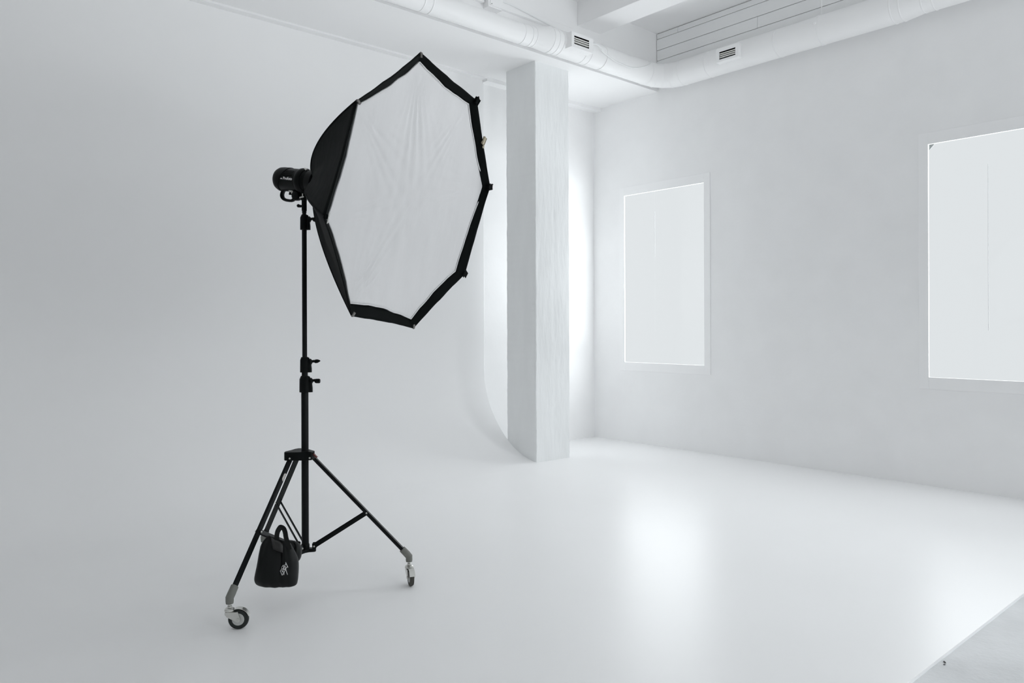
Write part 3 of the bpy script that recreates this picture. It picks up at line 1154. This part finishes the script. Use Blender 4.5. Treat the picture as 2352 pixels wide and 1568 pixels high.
# side cloth
bm = B()
rings = []
NT = 22
t0 = 0.115
for i in range(NT + 1):
    t = t0 + (1 - t0) * i / NT
    ribs = []
    for kr, Vk in enumerate(VO):
        pw = (1.36, 1.33, 1.33, 1.33, 1.33, 1.36, 1.42, 1.52)[kr]
        ax = (Vk - HUB).dot(SB_D)
        rd = (Vk - HUB) - SB_D * ax
        ribs.append(HUB + rd * t + SB_D * ax * t ** pw)
    ring = []
    axis_pt = sum(ribs, Vector()) / 8
    for k in range(8):
        for s_ in range(NSEG):
            f = s_ / NSEG
            p = ribs[k].lerp(ribs[(k + 1) % 8], f)
            inw = (axis_pt - p).normalized()
            sag = 0.030 * 4 * f * (1 - f) * sin(pi * min(1, t)) + 0.010 * 4 * f * (1 - f)
            rag = 2.2 if k in (5, 7) else 1.0
            wr = rag * 0.010 * noise.noise(V(k * 5.1 + f * 5.0, t * 3.0, 0.3)) * sin(pi * f) + 0.004 * noise.noise(V(k * 2.1 + f * 14.0, t * 9.0, 2.3)) * sin(pi * f)
            if i == NT:
                p = bo[k * NSEG + s_]
            else:
                p = p + inw * (sag + wr * sin(pi * t))
            ring.append(p)
    rings.append(ring)
add_rings(bm, rings, cap=False)
sk = obj('side_cloth', bm, 'fabric', box_root, smooth=True, angle=0)
md = sk.modifiers.new('cloth', 'SOLIDIFY')
md.thickness = 0.0015
md.offset = 1.0
# seam tapes over the ribs
bm = B()
for k in range(8):
    ids = k * NSEG
    pts = [rings[i][ids] + (rings[i][ids] - HUB - SB_D * (rings[i][ids] - HUB).dot(SB_D)).normalized() * 0.0015 for i in range(1, NT + 1)]
    add_tube(bm, pts, 0.004, 8)
obj('seam_tape', bm, 'lip', box_root, smooth=True)
# front lip
bm = B()
rr = []
for i in range(5):
    f = i / 4
    rr.append([bo[j].lerp(bi[j], f) + SB_D * 0.006 * sin(pi * f) * noise.noise(V(j * 0.35, f * 2, 4)) for j in range(8 * NSEG)])
add_rings(bm, rr, cap=False)
lp = obj('front_lip', bm, 'lip', box_root, smooth=True, angle=0)
md = lp.modifiers.new('cloth', 'SOLIDIFY')
md.thickness = 0.0025
md.offset = 0
# white front cloth with tension folds
ctr = sum(bi, Vector()) / len(bi)
bm = B()
rings = []
NR = 30
for i in range(1, NR + 1):
    f = i / NR
    ring = []
    for j in range(8 * NSEG):
        for h_ in (0, 0.5):
            p1_, p2_ = bi[j], bi[(j + 1) % (8 * NSEG)]
            bp = p1_.lerp(p2_, h_)
            p = ctr.lerp(bp, f)
            ang = (j + h_) / NSEG            # in panels
            q = p - ctr
            # folds fan out from the top, upper side and lower corners
            disp = 0.0
            for (kc, amp, wid) in ((0, 0.0055, 0.16), (5, 0.0045, 0.14), (7, 0.0035, 0.16), (1, 0.003, 0.12), (2, 0.003, 0.12), (6, 0.003, 0.14)):
                src = VI[kc]
                e = p - src
                dist = e.length
                if dist < 1e-4:
                    continue
                e0 = (ctr - src).normalized()
                th = math.atan2(e.dot(SB_D.cross(e0)), e.dot(e0))
                disp += 1.7 * amp * cos(th / wid * 6.0 + 3 * noise.noise(V(kc * 4.0, th * 3.0, 0.7))) * math.exp(-dist / 0.42) * math.exp(-(th / 0.6) ** 2) * min(1, dist / 0.08)
            disp += 0.007 * noise.noise(V(q.dot(SB_R) * 7.0, q.dot(SB_U) * 1.8, 3.0))
            disp *= min(1, (1 - f) * 9)
            disp -= 0.012 * (1 - f * f)      # slight hollow
            ring.append(p + SB_D * disp)
    rings.append(ring)
vs = add_rings(bm, rings, cap=False)
cv = bm.verts.new(ctr - SB_D * 0.012)
n_ = len(vs[0])
for j in range(n_):
    bm.faces.new((vs[0][j], vs[0][(j + 1) % n_], cv))
df = obj('front_cloth', bm, 'diffuser', box_root, smooth=True, angle=0)
md = df.modifiers.new('cloth', 'SOLIDIFY')
md.thickness = 0.001
# white piping where cloth meets lip
bm = B()
pts = [p + (ctr - p).normalized() * 0.004 + SB_D * 0.004 for p in bi]
add_tube(bm, pts + [pts[0], pts[1]], 0.0030, 8)
obj('piping', bm, 'diffuser', box_root, smooth=True)
# speed ring at the back
bm = B()
add_lathe(bm, HUB - SB_D * 0.03, SB_D, [(0, 0.058), (0.0, 0.066), (0.05, 0.074), (0.05, 0.060)], 40)
obj('speed_ring', bm, 'plastic', box_root, smooth=True, angle=30)
# rod pockets at the eight corners
for k, (p, (r, g)) in enumerate(zip(VO, OUT)):
    bm = B()
    outw = (p - SB_C).normalized()
    tang = SB_D.cross(outw)
    R = Matrix((outw, tang, SB_D)).transposed()
    metal = k in (0, 4, 5, 7)
    if metal:
        add_box(bm, p - outw * 0.012 + SB_D * 0.003, (0.018, 0.009, 0.005), R, 0.002)
        add_lathe(bm, p - outw * 0.004 + SB_D * 0.001, outw, [(0, 0.006), (0.005, 0.006), (0.007, 0.003)], 12)
    else:
        add_box(bm, p - outw * (0.004 if k != 6 else 0.010), (0.030, 0.026, 0.014) if k != 6 else (0.016, 0.016, 0.008), R, 0.006 if k != 6 else 0.002)
    obj('corner_pocket', bm, mat('greyed_metal_tip', (0.22, 0.21, 0.20), 0.4, 0.4, metal=0.3) if metal else 'lip', box_root, label='pale metal rod tip' if metal else None)
# buckle tab in the recess beside the flash-side corner
bm = B()
pk = sbp(0.698, 104.8, -0.008)
for dz in (-0.013, 0.013):
    add_box(bm, pk + SB_U * dz, (0.007, 0.022, 0.004), Matrix((SB_R, SB_U, SB_D)).transposed(), 0.0015)
add_box(bm, pk + SB_R * 0.004, (0.003, 0.056, 0.004), Matrix((SB_R, SB_U, SB_D)).transposed(), 0.001)
obj('buckle', bm, 'chrome', box_root, label='pale metal buckle')
# small pendant clip hanging on the far edge
bm = B()
pe = V(2.806, 3.452, 2.586)
add_box(bm, pe + SB_D * 0.004, (0.022, 0.008, 0.040), Matrix((SB_R, SB_D, SB_U)).transposed() @ Matrix.Rotation(radians(-18), 3, 'Y'), 0.003)
add_lathe(bm, pe - SB_U * 0.033 - SB_R * 0.012 - SB_D * 0.004, SB_D, [(0, 0.006), (0.004, 0.0095), (0.008, 0.006)], 14)
add_cyl(bm, pe - SB_U * 0.016 - SB_R * 0.004, pe - SB_U * 0.030 - SB_R * 0.011, 0.003)
obj('edge_clip', bm, 'brass', box_root, label='pale brass clip')

# ------------------------------------------------------------------ sandbag over the near brace
# rows: left edge (x, z), right edge (x, z), half thickness; x runs across the bag from its middle, metres
FRONT_ROWS = [
    (-0.0694, 0.1338, 0.0819, 0.1333, 0.020),
    (-0.0923, 0.1373, 0.0957, 0.1367, 0.036),
    (-0.1083, 0.1477, 0.1037, 0.1424, 0.046),
    (-0.1151, 0.1615, 0.1072, 0.1562, 0.054),
    (-0.1162, 0.1798, 0.1095, 0.1745, 0.060),
    (-0.1104, 0.2096, 0.1115, 0.2066, 0.062),
    (-0.1034, 0.2417, 0.1125, 0.2410, 0.058),
    (-0.0976, 0.2737, 0.1099, 0.2708, 0.052),
    (-0.0929, 0.3035, 0.0996, 0.3006, 0.043),
    (-0.0870, 0.3333, 0.0905, 0.3213, 0.034),
    (-0.0801, 0.3562, 0.0837, 0.3350, 0.026),
    (-0.0686, 0.3745, 0.0769, 0.3488, 0.019),
    (-0.0525, 0.3905, 0.0700, 0.3580, 0.014),
    (-0.0387, 0.3985, 0.0632, 0.3637, 0.010),
]
REAR_ROWS = [
    (-0.0139, 0.2175, 0.0667, 0.2172, 0.018),
    (-0.0328, 0.2270, 0.0809, 0.2267, 0.032),
    (-0.0470, 0.2460, 0.0893, 0.2456, 0.042),
    (-0.0516, 0.2698, 0.0918, 0.2693, 0.044),
    (-0.0421, 0.2934, 0.0895, 0.2930, 0.036),
    (-0.0230, 0.3123, 0.0848, 0.3096, 0.028),
    (-0.0040, 0.3265, 0.0741, 0.3191, 0.018),
    (0.0150, 0.3359, 0.0600, 0.3286, 0.010),
]
HANDLE = [ (0.0091, 0.3813, -0.045), (0.0093, 0.4052, -0.049), (0.0152, 0.4290, -0.053), (0.0267, 0.4471, -0.057), (0.0347, 0.4527, -0.061), (0.0495, 0.4469, -0.065), (0.0586, 0.4287, -0.069), (0.0643, 0.4027, -0.073), (0.0744, 0.3721, -0.077), (0.0845, 0.3417, -0.081) ]
FLAP = [ (-0.0022, 0.3433, 0.0497, 0.3262, -0.078), (-0.0093, 0.3602, 0.0461, 0.3419, -0.066), (-0.0171, 0.3766, 0.0419, 0.3537, -0.052), (-0.0256, 0.3903, 0.0371, 0.3627, -0.036), (-0.0336, 0.3956, 0.0316, 0.3644, -0.018), (-0.0446, 0.3862, 0.0201, 0.3547, 0.020), (-0.0528, 0.3704, 0.0103, 0.3398, 0.060), (-0.0545, 0.3465, 0.0043, 0.3204, 0.095) ]
STROKES = [
    [(0.0630, 0.2750), (0.0655, 0.2669), (0.0722, 0.2531), (0.0745, 0.2479)],
    [(0.0647, 0.2681), (0.0598, 0.2612), (0.0607, 0.2543), (0.0629, 0.2497)],
    [(0.0727, 0.2525), (0.0675, 0.2479), (0.0617, 0.2358), (0.0577, 0.2255), (0.0563, 0.2128)],
    [(0.0652, 0.2387), (0.0669, 0.2312), (0.0698, 0.2208), (0.0732, 0.2116)],
    [(0.0520, 0.2612), (0.0434, 0.2509), (0.0422, 0.2440), (0.0468, 0.2399), (0.0514, 0.2439), (0.0537, 0.2531), (0.0520, 0.2612)],
    [(0.0428, 0.2417), (0.0375, 0.2336), (0.0349, 0.2284), (0.0410, 0.2198), (0.0467, 0.2111), (0.0511, 0.2174), (0.0527, 0.2313)],
    [(0.0433, 0.2342), (0.0462, 0.2284), (0.0502, 0.2313), (0.0514, 0.2393)],
    [(0.0560, 0.2554), (0.0551, 0.2428), (0.0571, 0.2382), (0.0618, 0.2450), (0.0601, 0.2543)],
]

bag = thing('sandbag', 'black vinyl sandbag with a white monogram hanging from the stand leg brace', 'sandbag', (1.70, 3.83, 0.13))
bc = V(1.702, 3.827, 0)


def bag_pt(x, d, z):
    return bc + RIGHT * x + FWD * d + V(0, 0, z)


def refine(rows, per=4):
    pts = [Vector((r[0], r[1], r[2])) for r in rows]
    A = spline(pts, per)
    Bp = spline([Vector((r[3], r[4], 0)) for r in rows], per)
    return [(p.x, p.y, p.z, q.x, q.y) for p, q in zip(A, Bp)]


def pouch_surface(rows, depth0, seed, i, t):
    xl, zl, xr, zr, th = rows[i]
    h = i / (len(rows) - 1)
    ex = 0.70 - 0.25 * h
    c_, s_ = cos(t), sin(t)
    u = math.copysign(abs(c_) ** ex, c_)
    x = (xl + xr) / 2 + (xr - xl) / 2 * u
    z = (zl + zr) / 2 + (zr - zl) / 2 * u
    w_ = math.copysign(abs(s_) ** 0.85, s_)
    # gathered folds fall from the top hem and fade towards the belly
    fo = 0.022 * noise.noise(V(u * 3.4 + seed, h * 1.2, 0.4 + (s_ > 0) * 5)) * min(1, 0.35 + h * 1.1) * abs(s_) * (1 - 0.6 * h * h)
    return x, depth0 + th * w_ + fo, z


def pouch(rows, depth0, seed):
    bm = B()
    rr = []
    for i in range(len(rows)):
        ring = []
        for k in range(64):
            x, d, z = pouch_surface(rows, depth0, seed, i, 2 * pi * k / 64)
            ring.append(bag_pt(x, d, z))
        rr.append(ring)
    add_rings(bm, rr)
    return bm


FR, RR = refine(FRONT_ROWS), refine(REAR_ROWS)
pf = obj('pouch', pouch(FR, -0.02, 1.3), 'leather', bag, smooth=True, angle=60)
obj('pouch', pouch(RR, 0.115, 7.0), 'leather', bag, smooth=True, angle=60)
bm = B()
grid = []
for (xa, za, xb, zb, d) in FLAP:
    grid.append([bm.verts.new(bag_pt(xa + (xb - xa) * f, d, za + (zb - za) * f)) for f in (0, 0.33, 0.66, 1)])
for i in range(len(grid) - 1):
    for j in range(3):
        bm.faces.new((grid[i][j], grid[i][j + 1], grid[i + 1][j + 1], grid[i + 1][j]))
fl = obj('flap', bm, mat('black_flap_sheen', (0.020, 0.0195, 0.019), 0.36, 0.35), bag, smooth=True, angle=0)  # base colour lightened to carry the sheen on the flap
md = fl.modifiers.new('cloth', 'SOLIDIFY')
md.thickness = 0.004
# carrying handle: a webbing ribbon
bm = B()
pts = spline([bag_pt(x, d, z) for x, z, d in HANDLE], 6)
rr = []
for i, p in enumerate(pts):
    d_ = (pts[min(i + 1, len(pts) - 1)] - pts[max(i - 1, 0)]).normalized()
    a_ = d_.cross(FWD + RIGHT * 0.15).normalized()
    b_ = d_.cross(a_)
    rr.append(circle(p, a_, b_, 0.0135, 14, 0.003))
add_rings(bm, rr)
obj('handle', bm, 'leather', bag, smooth=True)
# white monogram stitched on the front


def front_of(x, z):
    best = None
    for i in range(len(FR)):
        for k in range(33, 64, 1):
            for kk in (0, 0.5):
                q = pouch_surface(FR, -0.02, 1.3, i, 2 * pi * (k + kk) / 64)
                e = (q[0] - x) ** 2 + (q[2] - z) ** 2
                if best is None or e < best[0]:
                    best = (e, q[1])
    return best[1]


bm = B()
for st in STROKES:
    pts = [bag_pt(q.x, front_of(q.x, q.y) - 0.0015, q.y) for q in spline([V(x, z, 0) for x, z in st], 5)]
    add_tube(bm, pts, 0.0014, 8)
obj('monogram', bm, 'white_ink', pf, smooth=True, label='white monogram')
